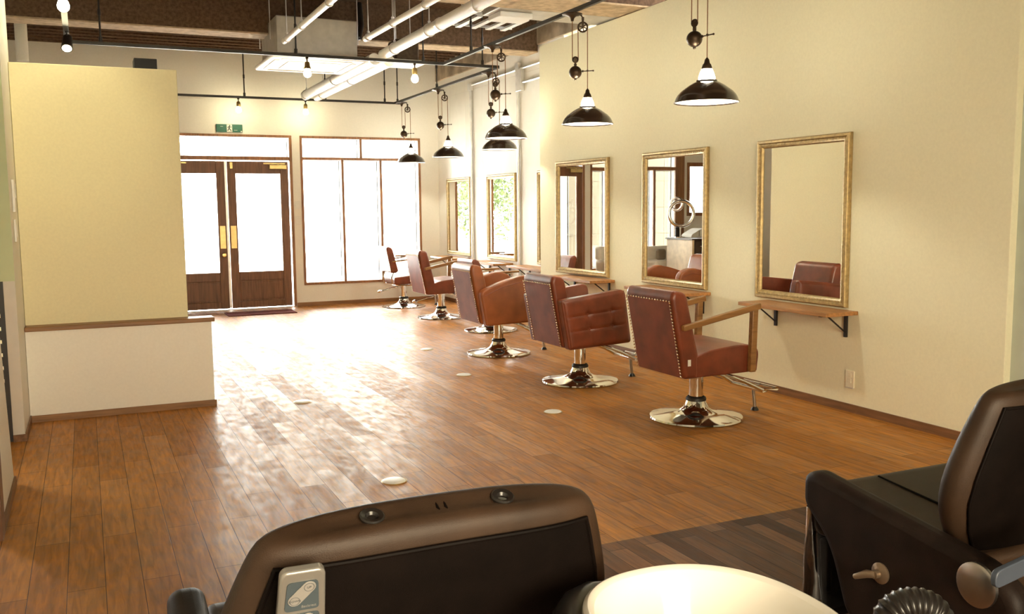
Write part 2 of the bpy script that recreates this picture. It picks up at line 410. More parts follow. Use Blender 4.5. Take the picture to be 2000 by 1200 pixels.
w2 = bars(MB(), [(-.06, .78, 2.41, 2.445), (-.06, .78, .305, .34), (-.06, -.02, .34, 2.41), (.745, .78, .34, 2.41), (-.02, .745, 2.005, 2.055), (.385, .43, .34, 2.005)], Y0, Y1).build('window_2', 'frame_wood', bevel=.004, seg=1, smooth=False)
struct(w2)
for x0, x1, z0, z1 in ((-.02, .745, 2.055, 2.41), (-.02, .385, .34, 2.005), (.43, .745, .34, 2.005)):
    MB().box(x0, x1, BY+.124, BY+.130, z0, z1).build('pane', 'window_glass', w2, smooth=False)
struct(MB().box(-.20, -.061, Y0, BY+.01, 0, 2.6).build('trim_2', 'frame_wood', smooth=False))
w3 = bars(MB(), [(-.72, -.26, 2.07, 2.14), (-.72, -.26, 1.22, 1.28), (-.72, -.66, 1.28, 2.07), (-.32, -.26, 1.28, 2.07)], Y0, Y1).build('window_3', 'frame_wood', bevel=.004, seg=1, smooth=False)
struct(w3)
bars(MB(), [(-.66, -.32, 1.28+.79*k/4-.006, 1.28+.79*k/4+.006) for k in (1, 2, 3)] , BY+.01, BY+.022).build('muntin', 'black_metal', w3, smooth=False)
MB().box(-.66, -.32, BY+.024, BY+.029, 1.28, 2.07).build('pane', 'window_glass', w3, smooth=False)
# door frame + transom
fr = bars(MB(), [(.90, 2.735, 2.41, 2.445), (.90, .94, 0, 2.41), (2.695, 2.735, 0, 2.41), (.94, 2.695, 2.09, 2.14)], Y0, BY+.031).build('door_frame', 'frame_wood', bevel=.004, seg=1, smooth=False)
struct(fr)
MB().box(.94, 2.695, BY+.124, BY+.130, 2.14, 2.41).build('pane', 'window_glass', fr, smooth=False)
def reveal(owner, panes, y0=BY+.031, y1=BY+.135, t=.006):
    r, g = MB(), MB()
    for x0, x1, z0, z1 in panes:
        for a, b, c, d in ((x0, x0+t, z0, z1), (x1-t, x1, z0, z1), (x0+t, x1-t, z0, z0+t), (x0+t, x1-t, z1-t, z1)): r.box(a, b, y0, y1, c, d)
        q = t+.007
        for a, b, c, d in ((x0+t, x0+q, z0+t, z1-t), (x1-q, x1-t, z0+t, z1-t), (x0+q, x1-q, z0+t, z0+q), (x0+q, x1-q, z1-q, z1-t)): g.box(a, b, y1-.012, y1, c, d)
    r.build('white_reveal', 'white_cladding', owner, smooth=False); g.build('gasket', 'black_rubber', owner, smooth=False)
P1_ = [(2.885, 3.725, 2.14, 2.41), (3.76, 4.625, 2.14, 2.41), (2.885, 3.445, .34, 2.105), (3.48, 4.02, .34, 2.105), (4.055, 4.625, .34, 2.105)]
reveal(w1, P1_); reveal(fr, [(.94, 2.695, 2.14, 2.41)]); reveal(w2, [(-.02, .745, 2.055, 2.41), (-.02, .385, .34, 2.005), (.43, .745, .34, 2.005)])
def leaf(name, x0, x1, side):
    g0, g1, z0, z1, zt = x0+.115, x1-.115, .53, 1.905, 2.075
    ya, yb = BY+.0, BY+.042
    d = bars(MB(), [(x0, g0, .02, zt), (g1, x1, .02, zt), (g0, g1, z1, zt), (g0, g1, .41, z0), (g0, g1, .02, .115)], ya, yb).build(name, 'door_wood', bevel=.004, seg=1, smooth=False)
    struct(d)
    MB().box(g0, g1, ya+.018, ya+.024, z0, z1).build('pane', 'window_glass', d, smooth=False)
    m = MB().box(g0, g1, ya+.012, yb-.012, .115, .41)
    m.box(g0+.012, g1-.012, ya+.006, ya+.012, .135, .39)
    m.build('lower_panel', 'door_wood', d, bevel=.006, smooth=False)
    px0, px1 = (x1-.095, x1-.02) if side > 0 else (x0+.02, x0+.095)
    MB().box(px0, px1, ya-.004, ya-.0005, .865, 1.18).build('push_plate', 'brass', d, bevel=.001, smooth=False)
    # door closer near the hinge side
    h = -1 if side > 0 else 1
    c0 = (x0+.03) if side > 0 else (x1-.03)
    cl = MB().box(min(c0, c0-h*.24), max(c0, c0-h*.24), ya-.055, ya-.001, 1.968, 2.028).build('door_closer', 'brass', d, bevel=.006)
    MB().box(min(c0-h*.02, c0-h*.32), max(c0-h*.02, c0-h*.32), ya-.05, ya-.028, 2.036, 2.052).lathe([(.012, 2.028), (.012, 2.04)], (c0-h*.12, ya-.035, 0), 12).build('closer_arm', 'brass', cl)
    if side > 0:
        MB().lathe([(.012, 0), (.012, -.025), (.03, -.035), (.034, -.05), (.026, -.064), (.001, -.068)], (x1-.055, ya, .775), 20, 'y').build('door_knob', 'brass', d)
        MB().box(x1-.004, x1+.028, ya-.006, ya-.0005, .03, zt).build('astragal', 'galvanised', d, smooth=False)
    else:
        MB().box(x0+.035, x0+.075, ya-.03, ya-.001, 1.97, 2.06).build('flush_bolt', 'brass', d, bevel=.004)
    return d
leaf('door_1', .945, 1.800, 1)
leaf('door_2', 1.832, 2.675, -1)
struct(MB().box(.90, 2.735, BY-.015, BY+.16, 0, .010).build('trim_3', 'brushed_steel', smooth=False))
# hall niche on the left: dark louvred shutter below the green wall
lv = MB().box(-.492, -.467, 6.33, 6.36, 0, .985).box(-1.2, -1.16, 6.33, 6.36, 0, .985).box(-1.16, -.492, 6.33, 6.36, .93, .985).box(-1.16, -.492, 6.33, 6.36, 0, .05)
for i in range(11): lv.box(-1.16, -.492, 6.335, 6.365, .07+i*.08, .125+i*.08)
tag(lv.build('louvre_shutter', 'black_metal', smooth=False), 'black louvred shutter in the doorway at the left edge of the photo', 'shutter')
struct(MB().box(-.465, -.401, 6.3185, 6.3245, .045, .985).build('trim_4', 'grey_paint', smooth=False))
struct(MB().box(-.62, -.401, 6.3185, 6.3245, .986, 3.6).build('trim_5', 'green_paint', smooth=False))
struct(MB().box(-.43, -.388, 4.40, 4.528, 0, 2.2).build('door_casing', 'door_wood', smooth=False))

# ================================================================== OUTSIDE
struct(MB().box(-60, 60, 13.60, 90, -.16, -.06).build('ground', 'concrete_paving', smooth=False))
struct(MB().box(4.0, 30, 30, 36, -.06, 8).build('wall_across_street', 'facade_white', smooth=False))
m = MB()
for i in range(3):
    for j in range(6): m.box(-1.0+i*.5, -1.0+i*.5+.494, 14.5, 14.55, -.06+j*.48, -.06+j*.48+.474)
m.box(-1.0, .494, 14.515, 14.8, -.06, 2.82)
tag(m.build('panel_wall', 'facade_beige', smooth=False), 'beige panelled outside wall seen in the middle mirror through the window', 'wall')
struct(MB().box(-1.0, .6, 13.61, 14.9, 2.83, 2.95).build('shade_roof', 'facade_white', smooth=False))  # unseen roof added to keep sky light off the panel wall
sb = thing('notice_board', 'grey notice board with a darker strip outside the right window pane', 'board', (6.57, 21, 0))
MB().box(-.235, .235, -.02, .02, .80, 1.87).build('panel', 'board_grey', sb, smooth=False)
MB().box(-.235, .235, -.025, -.0205, 1.08, 1.20).build('strip', 'board_dark', sb, smooth=False)
for x in (-.2, .2): MB().box(x-.02, x+.02, -.02, .02, -.06, .799).build('post', 'board_grey', sb, smooth=False)
def tree(x, y, h, r, label, seed):
    rnd = random.Random(seed)
    t = thing('tree', label, 'tree', (x, y, -.06))
    MB().tube([(0, 0, 0), (.05, .02, h*.3), (0, .05, h*.6)], [.11, .09, .05], 8).build('trunk', 'bark', t)
    m = MB()
    blobs = [(rnd.uniform(-r, r)*.75, rnd.uniform(-r, r)*.75, h*.62+rnd.uniform(-.38, .38)*h*.9, rnd.uniform(.4, .7)*r) for _ in range(12)]
    for _ in range(9000):
        bx, by, bz, br = rnd.choice(blobs)
        d = Vector((rnd.gauss(0, 1), rnd.gauss(0, 1), rnd.gauss(0, 1))).normalized()*br*rnd.uniform(.5, 1)
        c = Vector((bx, by, max(1.35, bz)))+d; s = rnd.uniform(.035, .085)
        a = Vector((rnd.gauss(0, 1), rnd.gauss(0, 1), rnd.gauss(0, 1))).normalized(); b = a.orthogonal().normalized()
        m.bm.faces.new([m.bm.verts.new(c+a*s), m.bm.verts.new(c+b*s*.5), m.bm.verts.new(c-a*s), m.bm.verts.new(c-b*s*.5)])
    m.build('foliage', 'foliage', t, smooth=False)
tree(-.1, 23.5, 4.0, 1.45, 'leafy green tree outside, reflected in the two farthest mirrors on the right wall', 3)

# ================================================================== MIRRORS + SHELVES
def mirror(y0, y1, z0, z1, X, label, yaw=0):
    cy, cz = (y0+y1)/2, (z0+z1)/2; hy, hz = (y1-y0)/2, (z1-z0)/2
    t = thing('wall_mirror', label, 'mirror', (X, cy, cz), 'gilt framed mirrors along the right wall', yaw)
    off = abs(math.sin(yaw))*hy
    prof = [(0, -.001), (0, -.022), (.008, -.034), (.022, -.036), (.030, -.026), (.042, -.030), (.052, -.026), (.058, -.014), (.062, -.010), (.062, -.001)]
    rings = []
    for sy, sz in ((-1, -1), (1, -1), (1, 1), (-1, 1)):
        rings.append([(d-off, sy*(hy-i), sz*(hz-i)) for i, d in prof])
    MB().rings(rings, loop=True).build('frame', 'gilt', t)
    # beaded outer lip
    m = MB()
    per = [((-1, -1), (1, -1)), ((1, -1), (1, 1)), ((1, 1), (-1, 1)), ((-1, 1), (-1, -1))]
    for (a, b), (c, d) in per:
        n = int((abs(c-a)*hy+abs(d-b)*hz)/.03)
        for k in range(n):
            f = (k+.5)/n; yy = (a+(c-a)*f)*(hy-.036); zz = (b+(d-b)*f)*(hz-.036)
            m.box(-.0305-off, -.027-off, yy-.009, yy+.009, zz-.006 if a != c else zz-.009, zz+.006 if a != c else zz+.009)
    m.build('bead_moulding', 'gilt', t, bevel=.003, seg=2)
    MB().box(-.012-off, -.004-off, -(hy-.060), hy-.060, -(hz-.060), hz-.060).build('mirror_plate', 'mirror_glass', t, smooth=False)
    return t
def shelf(y0, y1, X, label):
    t = thing('wall_shelf', label, 'shelf', (X, (y0+y1)/2, .69), 'wooden shelves under the mirrors')
    h = (y1-y0)/2
    MB().box(-.28, -.001, -h, h, -.026, 0).build('board', 'shelf_wood', t, bevel=.003)
    for s in (-1, 1):
        y = s*(h-.10)
        br = MB().box(-.016, -.001, y-.012, y+.012, -.185, -.0265).box(-.24, -.016, y-.012, y+.012, -.036, -.0265)
        a, b = Vector((-.17, y, -.036)), Vector((-.016, y, -.15))
        br.tube([a, b], .006, 8)
        br.build('bracket', 'black_metal', t, smooth=False)
    return t
specs = [(4.690, 5.623, WX, 'gilt framed mirror nearest the camera, reflecting a plain cream wall', 0),
         (6.243, 7.208, WX, 'gilt framed mirror reflecting a ring shaped hair dryer and a small window', 0),
         (7.823, 8.812, WX, 'gilt framed mirror reflecting the dark wooden entrance door', .056),
         (9.10, 10.00, RX, '', 0), (10.615, 11.525, RX, 'pale framed mirror beside the wall conduit in the recess, reflecting trees', 0),
         (12.12, 13.04, RX, 'pale framed mirror farthest from the camera, next to the corner window', 0)]
for i, (a, b, X, lab, yw) in enumerate(specs):
    if i == 3:
        a, b = CY+.05, 10.00; lab = 'mirror in the recess, mostly hidden behind the wall corner'
    z0, z1 = (.705, 1.874) if X == WX else (.715, 1.83)
    mirror(a, b, z0, z1, X, lab, yw)
for a, b, X, lab in ((4.60, 5.50, WX, 'wooden bracket shelf under the nearest mirror, beside the front armchair'), (6.20, 7.10, WX, 'wooden bracket shelf under the mirror that shows the ring dryer'),
                     (7.72, 8.62, WX, 'wooden bracket shelf under the mirror that shows the entrance door'), (CY+.06, 10.35, RX, 'wooden shelf in the recess, cut off by the wall corner'),
                     (10.75, 11.60, RX, 'wooden bracket shelf below the mirror with trees, behind the tan armchair'), (12.2, 13.1, RX, 'wooden bracket shelf under the farthest mirror, near the corner window')):
    shelf(a, b, X, lab)

# ================================================================== STYLING CHAIRS
def base_parts(t, lever=False, foot=True, top=.32):
    MB().lathe([(.001, 0), (.300, 0), (.308, .006), (.304, .016), (.27, .024), (.16, .040), (.108, .053), (.082, .072), (.068, .105), (.062, .125), (.001, .125)], n=64).build('pedestal_base', 'chrome', t)
    MB().lathe([(.066, .118), (.068, .13), (.062, .142), (.054, .146)], n=40, cap=False).build('collar', 'black_metal', t)
    MB().lathe([(.046, .12), (.046, top-.02), (.07, top-.018), (.07, top-.004)], n=40).build('column', 'chrome', t)
    if foot:
        f = MB()
        fl = [(.42, -.17, .17), (.53, -.17, .175), (.53, .17, .175), (.42, .17, .17)]
        f.tube(fl, .013, 10, loop=True)
        f.tube([(.10, -.09, top-.004), (.30, -.12, .235), (.42, -.165, .172)], .013, 10)
        f.tube([(.10, .09, top-.004), (.30, .12, .235), (.42, .165, .172)], .013, 10)
        fo = f.build('footrest', 'chrome', t)
        MB().tube([(.47, 0, .17), (.49, 0, .02)], .012, 10).tube([(.42, 0, .17), (.53, 0, .175)], .01, 8).build('prop_leg', 'brushed_steel', fo)
        MB().lathe([(.028, 0), (.024, .012), (.014, .024)], (.49, 0, 0), 16).build('rubber_foot', 'black_rubber', fo)
    if lever:
        l = MB().tube([(.03, .05, top-.03), (-.15, .07, top-.06), (-.30, .08, top-.10)], .010, 8).build('pump_lever', 'chrome', t)
        MB().ball((-.325, .082, top-.106), .034, 10, .6).build('pedal', 'chrome', l)
HW = .27
def back_parts(t, mat_='leather', h=.87, panel='leather_back', hw=HW, zb=.32):
    prof = fillet([(-.285, zb), (-.385, h-.03), (-.36, h+.012), (-.27, h-.005), (-.17, .46), (-.165, zb)], [0, .03, .03, .04, .02, 0], 6)
    b = MB().prism(prof, -hw, hw).build('backrest', mat_, t, bevel=.036, seg=5)
    # rear panel, a thin raised sheet
    A, B = Vector((-.289, zb+.01)), Vector((-.382, h-.055)); nrm = Vector((B-A)).normalized(); off = Vector((-nrm.y, nrm.x))*.006
    if off.x > 0: off = -off
    q = [tuple(A), tuple(B), tuple(B+off), tuple(A+off)]
    MB().prism(q, -hw+.03, hw-.03).build('back_panel', panel, b, bevel=.004, seg=2)
    m = MB()
    def nail(v, y):
        m.lathe([(.0068, 0), (.0055, -.004), (.0001, -.0065)], (v.x-.001, y, v.y), 8, 'x')
    n = 24
    for k in range(n):
        v = A+(B-A)*((k+.5)/n)+off*.6
        for y in (-hw+.02, hw-.02): nail(v, y)
    for k in range(17): nail(B+off*.6, -hw+.02+(2*hw-.04)*k/16)
    nt_ = m.build('nailhead_trim', 'nail_brass', b)
    return b
def seat_part(t, mat_='leather', y=HW, x1=.30, zb=.325):
    prof = fillet([(-.20, zb), (-.20, .46), (-.10, .492), (.15, .515), (x1, .495), (x1-.02, zb+.005)], [0, 0, .08, .1, .085, .012], 7)
    return MB().prism(prof, -y, y).build('seat', mat_, t, bevel=.034, seg=5)
def chair_wood_arms(loc, label, lever=False, tagged=False, rz=0, h=.87):
    t = thing('styling_chair', label, 'armchair', loc, 'brown leather styling chairs in a row', rz)
    base_parts(t, lever); b = back_parts(t, h=h); seat_part(t)
    for s in (-1, 1):
        y = s*(HW+.021)
        a = MB()
        p0, p1 = Vector((-.315, .645)), Vector((.275, .755))
        d = (p1-p0).normalized(); u = Vector((-d.y, d.x))
        poly = [tuple(p0-u*.014), tuple(p1-u*.016), tuple(p1+u*.022), tuple(p0+u*.020)]
        a.prism(fillet(poly, .008, 3), y-.020, y+.020).build('arm_rail', 'arm_wood', t, bevel=.008)
        MB().prism([(.195, .335), (.240, .335), (.252, .742), (.207, .733)], y-.019, y+.019).build('arm_post', 'arm_wood', t, bevel=.006)
    if tagged:
        MB().box(-.262, -.240, -HW-.004, -HW-.0005, .405, .445).build('maker_tag', 'tag_white', t, smooth=False)
    return t
def side_panel(t, poly, rads, y0, y1, mat_, tuft=False):
    o = MB().prism(fillet(poly, rads, 7), y0, y1).build('side_arm', mat_, t, bevel=.024, seg=4)
    return o
def chair_tufted(loc, label):
    t = thing('styling_chair', label, 'armchair', loc, 'brown leather styling chairs in a row')
    base_parts(t); back_parts(t, hw=.252); seat_part(t, y=.25)
    for s in (-1, 1):
        yi, yo = s*.255, s*.335
        poly = [(-.275, .315), (-.345, .70), (.215, .762), (.275, .34)]
        o = MB().prism(fillet(poly, [.02, .02, .05, .03], 6), min(yi, yo), max(yi, yo)).build('side_arm', 'leather', t, bevel=.02, seg=4)
        # tufted outer pad
        P = [Vector(p) for p in poly]
        bt = [(u, v) for u in (.36, .74) for v in (.36, .66)]
        def surf(u, v, s=s, yo=yo, P=P, bt=bt):
            u2, v2 = .022+.956*u, .022+.956*v
            a = P[0].lerp(P[3], u2); b = P[1].lerp(P[2], u2); q = a.lerp(b, v2)
            e = min(u, 1-u, v, 1-v); edge = min(1, e/.10)
            h = .016*math.sqrt(max(0, 1-(1-edge)**2))
            for vb in (.36, .66): h -= .008*math.exp(-((v-vb)/.018)**2)*edge
            for (ub, vb) in bt:
                h -= .010*math.exp(-(((u-ub)*.55)**2+((v-vb)*.42)**2)/.0008)*edge
            for ub in (.36, .74):
                h -= .004*math.exp(-((u-ub)/.014)**2)*edge*(1 if .36 < v < .66 else .25)
            return (q.x, yo-s*.001+s*h, q.y)
        pad = MB().grid(surf, 56, 40).build('tufted_pad', 'leather', o)
        for ub, vb in bt:
            x, y, z = surf(ub, vb); MB().lathe([(.009, 0), (.007, s*.004), (.0001, s*.006)], (x, y, z), 12, 'y').build('button', 'leather', pad)
    return t
def chair_curved(loc, label, lever=False, mat_='leather_tan'):
    t = thing('styling_chair', label, 'armchair', loc, 'brown leather styling chairs in a row')
    base_parts(t, lever); back_parts(t, mat_, hw=.252); seat_part(t, mat_, y=.25)
    for s in (-1, 1):
        yi, yo = s*.255, s*.345
        poly = [(-.27, .315), (-.325, .635), (-.10, .725), (.14, .775), (.27, .72), (.285, .33)]
        o = MB().prism(fillet(poly, [.02, .05, .25, .2, .09, .03], 8), min(yi, yo), max(yi, yo)).build('side_arm', mat_, t, bevel=.03, seg=5)
        pts = [(-.285, .595), (-.10, .672), (.12, .716), (.23, .68)]
        MB().tube([(x, yo+s*.0005, z) for x, z in pts], .0025, 6).build('stitching', 'leather_back', o)
    return t
def chair_framed(loc, label, sz=1.0):
    t = thing('styling_chair', label, 'armchair', loc, 'brown leather styling chairs in a row')
    t.scale = (1, 1, sz)
    base_parts(t, True, top=.33)
    zb = .50
    prof = fillet([(-.245, zb), (-.315, .85), (-.285, .875), (-.225, .85), (-.14, .53), (-.17, zb)], [.02, .03, .02, .04, .04, .02], 6)
    b = MB().prism(prof, -.24, .24).build('backrest', 'leather', t, bevel=.02, seg=4)
    for y in (-.235, .235):
        m = MB()
        for k in range(16):
            f = (k+.5)/16; x, z = -.25+(-.31+.25)*f, zb+.02+(.84-zb-.03)*f
            m.lathe([(.0068, 0), (.0055, -.004), (.0001, -.0065)], (x-.001, y, z), 8, 'x')
        m.build('nailhead_trim', 'nail_brass', b)
    prof = fillet([(-.20, .335), (-.21, .44), (.0, .46), (.27, .47), (.27, .345)], [.03, .03, .05, .04, .02], 5)
    MB().prism(prof, -.25, .25).build('seat', 'leather', t, bevel=.02, seg=4)
    for s in (-1, 1):
        MB().tube([(-.20, s*.20, .52), (-.235, s*.20, .43), (-.225, s*.20, .345), (-.12, s*.20, .322), (.1, s*.20, .322)], .010, 8).build('back_stay', 'chrome', t)
        a = MB().tube([(-.24, s*.262, .665), (.02, s*.275, .685), (.22, s*.275, .715)], .012, 8).build('arm_tube', 'chrome', t)
        MB().box(-.03, .235, s*.275-.022, s*.275+.022, .704, .726).build('arm_pad', 'arm_wood', a, bevel=.008)
        MB().tube([(.16, s*.275, .706), (.17, s*.262, .5), (.17, s*.235, .340)], .010, 8).build('arm_stay', 'chrome', t)
    return t
chair_wood_arms((3.62, 4.985, 0), 'brown leather armchair with wooden arms and nailhead trim, nearest in the row', tagged=True)
chair_tufted((3.56, 6.464, 0), 'brown leather armchair with buttoned side panels, second from the front')
chair_curved((3.568, 8.10, 0), 'tan leather armchair with curved padded sides, third from the front')
chair_framed((4.17, 9.69, 0), 'armchair with thin arms almost hidden behind the tan armchair with curved sides', .955)
chair_wood_arms((4.11, 11.15, 0), 'brown leather armchair with thin wooden arms, second from the back window', lever=True)
chair_framed((4.095, 12.65, 0), 'small armchair with open metal frame, farthest by the window')

# ================================================================== PENDANTS, TRACKS, BULBS
ZT = 2.91
def pendant_light(X, y, label):
    t = thing('pendant_lamp', label, 'lamp', (X, y, 2.02), 'rise and fall pendant lamps over the chairs')
    out = [(.202, 0), (.199, .006), (.190, .028), (.180, .046), (.160, .068), (.110, .104), (.078, .122), (.066, .126), (.064, .136), (.050, .138)]
    sh = MB().lathe(out, n=56, cap=False).build('lamp_shade', 'shade_enamel', t)
    MB().lathe([(r-.004, z-.001) for r, z in out[1:-1]]+[(.050, .132)], n=56, cap=False).build('shade_lining', 'shade_white', sh)
    MB().tube([(.202*math.cos(2*PI*k/48), .202*math.sin(2*PI*k/48), 0) for k in range(48)], .003, 6, loop=True).build('rim', 'shade_enamel', sh)
    MB().lathe([(.050, .132), (.050, .156), (.044, .176), (.034, .200), (.030, .206)], n=32, cap=False).build('glass_neck', 'opal_glass', t)
    MB().ball((0, 0, .145), .030, 10, 1.2).build('bulb', 'pendant_bulb', t)
    MB().lathe([(.001, .204), (.032, .204), (.033, .212), (.026, .232), (.018, .242), (.014, .262), (.004, .275), (.001, .275)], n=24).build('lamp_cap', 'bronze_metal', t)
    # wiring: lamp rope -> pulley -> weight -> canopy
    cy = .118
    PZ = .745
    def wheel(m, c, r, w=.012):
        m.tube([(c[0], c[1]+r*math.cos(2*PI*k/24), c[2]+r*math.sin(2*PI*k/24)) for k in range(24)], .007, 8, loop=True)
        for k in range(3):
            a = PI*k/3+.3; m.tube([(c[0], c[1]-r*math.cos(a), c[2]-r*math.sin(a)), (c[0], c[1]+r*math.cos(a), c[2]+r*math.sin(a))], .0045, 6)
        m.lathe([(.001, -w), (.010, -w), (.010, w), (.001, w)], c, 12, 'x')
    R = .036
    m = MB(); wheel(m, (0, R, PZ), R); m.box(-.013, -.008, R-.008, R+.008, PZ-.005, PZ+.06).box(.008, .013, R-.008, R+.008, PZ-.005, PZ+.06).box(-.013, .013, R-.01, R+.01, PZ+.055, PZ+.075)
    m.build('pulley', 'bronze_metal', t)
    MB().tube([(0, 0, .27), (0, 0, PZ)], .0035, 6).build('lamp_cord', 'rope_brown', t)
    wy, wz = .095, .400
    # weight with its small pulley
    wp = MB(); wheel(wp, (0, wy, wz+.098), .019, .008); wp.box(-.008, .008, wy-.008, wy+.008, wz+.05, wz+.10)
    wt = MB().ball((0, wy, wz), .050, 14).ball((0, wy, wz-.053), .010, 6).lathe([(.010, wz+.05), (.012, wz+.062), (.006, wz+.07)], (0, wy, 0), 12).build('counterweight', 'bronze_metal', t)
    wp.build('small_pulley', 'bronze_metal', wt)
    MB().tube([(0, wy-.045, wz+.008), (0, -.045, wz+.012)], .004, 6).ball((0, wy-.058, wz+.009), .009, 6).ball((0, 0, wz+.012), .009, 6).ball((0, -.045, wz+.012), .007, 6).build('guide_arm', 'bronze_metal', wt)
    MB().tube([(0, 2*R+.002, PZ), (0, wy-.023, wz+.10)], .0035, 6).tube([(0, wy+.023, wz+.10), (0, cy, .82)], .0035, 6).build('weight_cord', 'rope_brown', t)
    MB().lathe([(.001, .79), (.010, .79), (.016, .812), (.032, .828), (.070, .836), (.080, .840), (.080, .845), (.001, .845)], (0, cy, 0), 40).build('canopy', 'bronze_metal', t)
    MB().tube([(0, R, PZ+.07), (0, R+.01, .83), (0, cy-.06, .839)], .006, 6).build('pulley_arm', 'bronze_metal', t)
    return t
P1 = pendant_light(3.575, 4.85, 'dark enamel pendant lamp hanging nearest the camera')
# the lining, bulb and neck give the light
labs = ['dark enamel pendant lamp with white neck, second from the camera', 'dark enamel pendant lamp third from the camera, just above another shade', 'dark enamel pendant lamp directly below and behind another shade',
        'dark enamel pendant lamp second from the back window, above the recess mirrors', 'dark enamel pendant lamp nearest the back window']
for (X, y), lab in zip(((3.64, 6.48), (3.64, 8.04), (4.27, 9.60), (4.27, 11.22), (4.27, 12.71)), labs):
    dup(P1, (X, y, 2.045), lab).rotation_euler.z = math.radians(65)
P1.location.z = 2.04; P1.rotation_euler.z = math.radians(20)
def track(name, m, label, rods):
    t = thing(name, label, 'track', (0, 0, 0), 'black lighting tracks under the ceiling')
    m.build('rail', 'black_metal', t, smooth=False)
    for x, y in rods:
        r = MB().tube([(x, y, ZT+.019), (x, y, 3.60)], .0085, 8).build('hanging_rod', 'black_metal', t)
        MB().lathe([(.016, ZT+.012), (.016, ZT+.06)], (x, y, 0), 12).build('rod_socket', 'black_metal', r); MB().lathe([(.013, ZT+.25), (.013, ZT+.30)], (x, y, 0), 12).build('rod_coupling', 'black_metal', r)
    return t
rw = .0145
track('lighting_track', MB().box(-.05, 4.16, 9.36-rw, 9.36+rw, ZT-rw, ZT+rw), 'long black track across the room in front of the air conditioner', [(1.98, 9.36), (3.30, 9.36), (3.97, 9.36), (.22, 9.36)])
track('lighting_track', MB().box(.2, 4.28, 13.06-rw, 13.06+rw, ZT-rw, ZT+rw), 'black track across the back wall above the entrance door', [(2.05, 13.06), (3.15, 13.06), (4.01, 13.06), (4.2, 13.06)])
track('lighting_track', MB().box(3.53-rw, 3.53+rw, 2.2, 9.36-rw, ZT-rw, ZT+rw), 'track carrying the three nearer pendant lamps', [(3.53, 8.6), (3.53, 5.4)])
track('lighting_track', MB().box(4.16-rw, 4.16+rw, 9.36+rw, 13.06-rw, ZT-rw, ZT+rw), 'track carrying the three farther pendant lamps', [(4.16, 11.3)])
track('lighting_track', MB().box(-.055-.022, -.055+.022, 4.9, 9.36-rw, ZT-rw, ZT+rw), 'white edged track running along the left wall', [(-.055, 7.9)])
def bulb_light(x, y, label, cone=False, z=ZT):
    t = thing('track_bulb', label, 'light bulb', (x, y, z-.0145), 'bare bulbs on the lighting tracks')
    MB().lathe([(.014, 0), (.016, -.012), (.007, -.018), (.006, -.045), (.001, -.045)], n=16).build('track_plug', 'bronze_metal', t)
    MB().lathe([(.001, -.044), (.018, -.044), (.026, -.06), (.028, -.085), (.040 if cone else .026, -.115), (.001, -.112)], n=24).build('lamp_holder', 'brass', t)
    MB().lathe([(.001, -.112), (.018, -.113), (.030, -.13), (.038, -.155), (.034, -.178), (.02, -.192), (.001, -.197)], n=24).build('bulb', 'mat_lightbulb', t)
    return t
bulb_light(1.967, 13.06, 'glowing bulb on the rear track above the green exit sign')
bulb_light(2.87, 13.06, 'glowing bulb on the rear track, right of the exit sign, under the long white pipe')
bulb_light(2.086, 9.36, 'glowing bulb hanging below the white air conditioner panel', True)
bulb_light(3.204, 9.36, 'glowing bulb at the right of the long white pipes')
bulb_light(-.05, 6.88, 'glowing bulb cut off by the top left edge of the photo')
def spotlight(x, y, tgt, watts, label, size=1.0):
    t = thing('track_spotlight', label, 'spotlight', (x, y, ZT-.0145), 'track spotlights')
    d = (Vector(tgt)-Vector((x, y, ZT-.10))).normalized()
    c = Vector((0, 0, -.085))
    MB().lathe([(.014, 0), (.014, -.01), (.006, -.014), (.006, -.06), (.001, -.06)], n=14).build('stem', 'black_metal', t)
    MB().tube([c-d*.06, c-d*.05, c+d*.075, c+d*.08], [.03, .036, .045, .046], 20).build('housing', 'black_metal', t)
    MB().tube([c+d*.0805, c+d*.083], [.036, .034], 20).build('lens', 'mat_lightbulb', t)
    o = spot_lamp(t, c+d*.10, c+d*2, watts, size)
    return t
spotlight(-.05, 8.75, (-.12, 8.1, 2.0), 25, 'small black spotlight at upper left, above the cream partition')
spotlight(-.055, 5.45, (-.05, 6.97, 1.98), 9, 'black spotlight on the left track aimed at the cream partition', .85)

# ================================================================== CEILING SERVICES
ac = thing('air_conditioner', 'white cassette air conditioner hanging under the ceiling beam', 'air conditioner', (2.24, 9.96, 2.9))
MB().box(-.41, .41, -.42, .42, .055, .42).build('casing', 'aircon_steel', ac, bevel=.01)
pl = MB().box(-.48, .48, -.51, .51, 0, .05).build('panel', 'aircon_white', ac, bevel=.03, seg=3)
MB().box(-.27, .27, -.27, .27, -.006, -.0005).build('grille', 'white_plastic', pl, smooth=False)
for x0, x1, y0, y1 in ((-.36, .36, -.42, -.37), (-.36, .36, .37, .42), (-.42, -.37, -.33, .33), (.37, .42, -.33, .33)):
    MB().box(x0, x1, y0, y1, -.008, -.0005).build('louvre', 'aircon_white', pl, bevel=.003)
for x in (-.44, .44):
    for y in (-.3, .3): MB().tube([(x*1.02, y, .2), (x*1.02, y, .70)], .005, 6).build('hanger', 'galvanised', ac)
MB().tube([(.41, -.1, .3), (.52, -.1, .31), (.56, -.05, .45), (.56, 0, .69)], .03, 10).build('pipe', 'black_rubber', ac)
a2 = thing('ceiling_unit', 'small brown box unit with white base, right of the long pipes', 'air conditioner', (3.09, 9.62, 2.9))
MB().box(-.05, .21, -.14, .14, .045, .26).build('casing', 'bronze_metal', a2, bevel=.02)
MB().box(-.22, .25, -.20, .14, 0, .045).build('panel', 'aircon_white', a2, bevel=.012)
for x in (0, .16): MB().tube([(x, 0, .26), (x, 0, .70)], .005, 6).build('hanger', 'galvanised', a2)
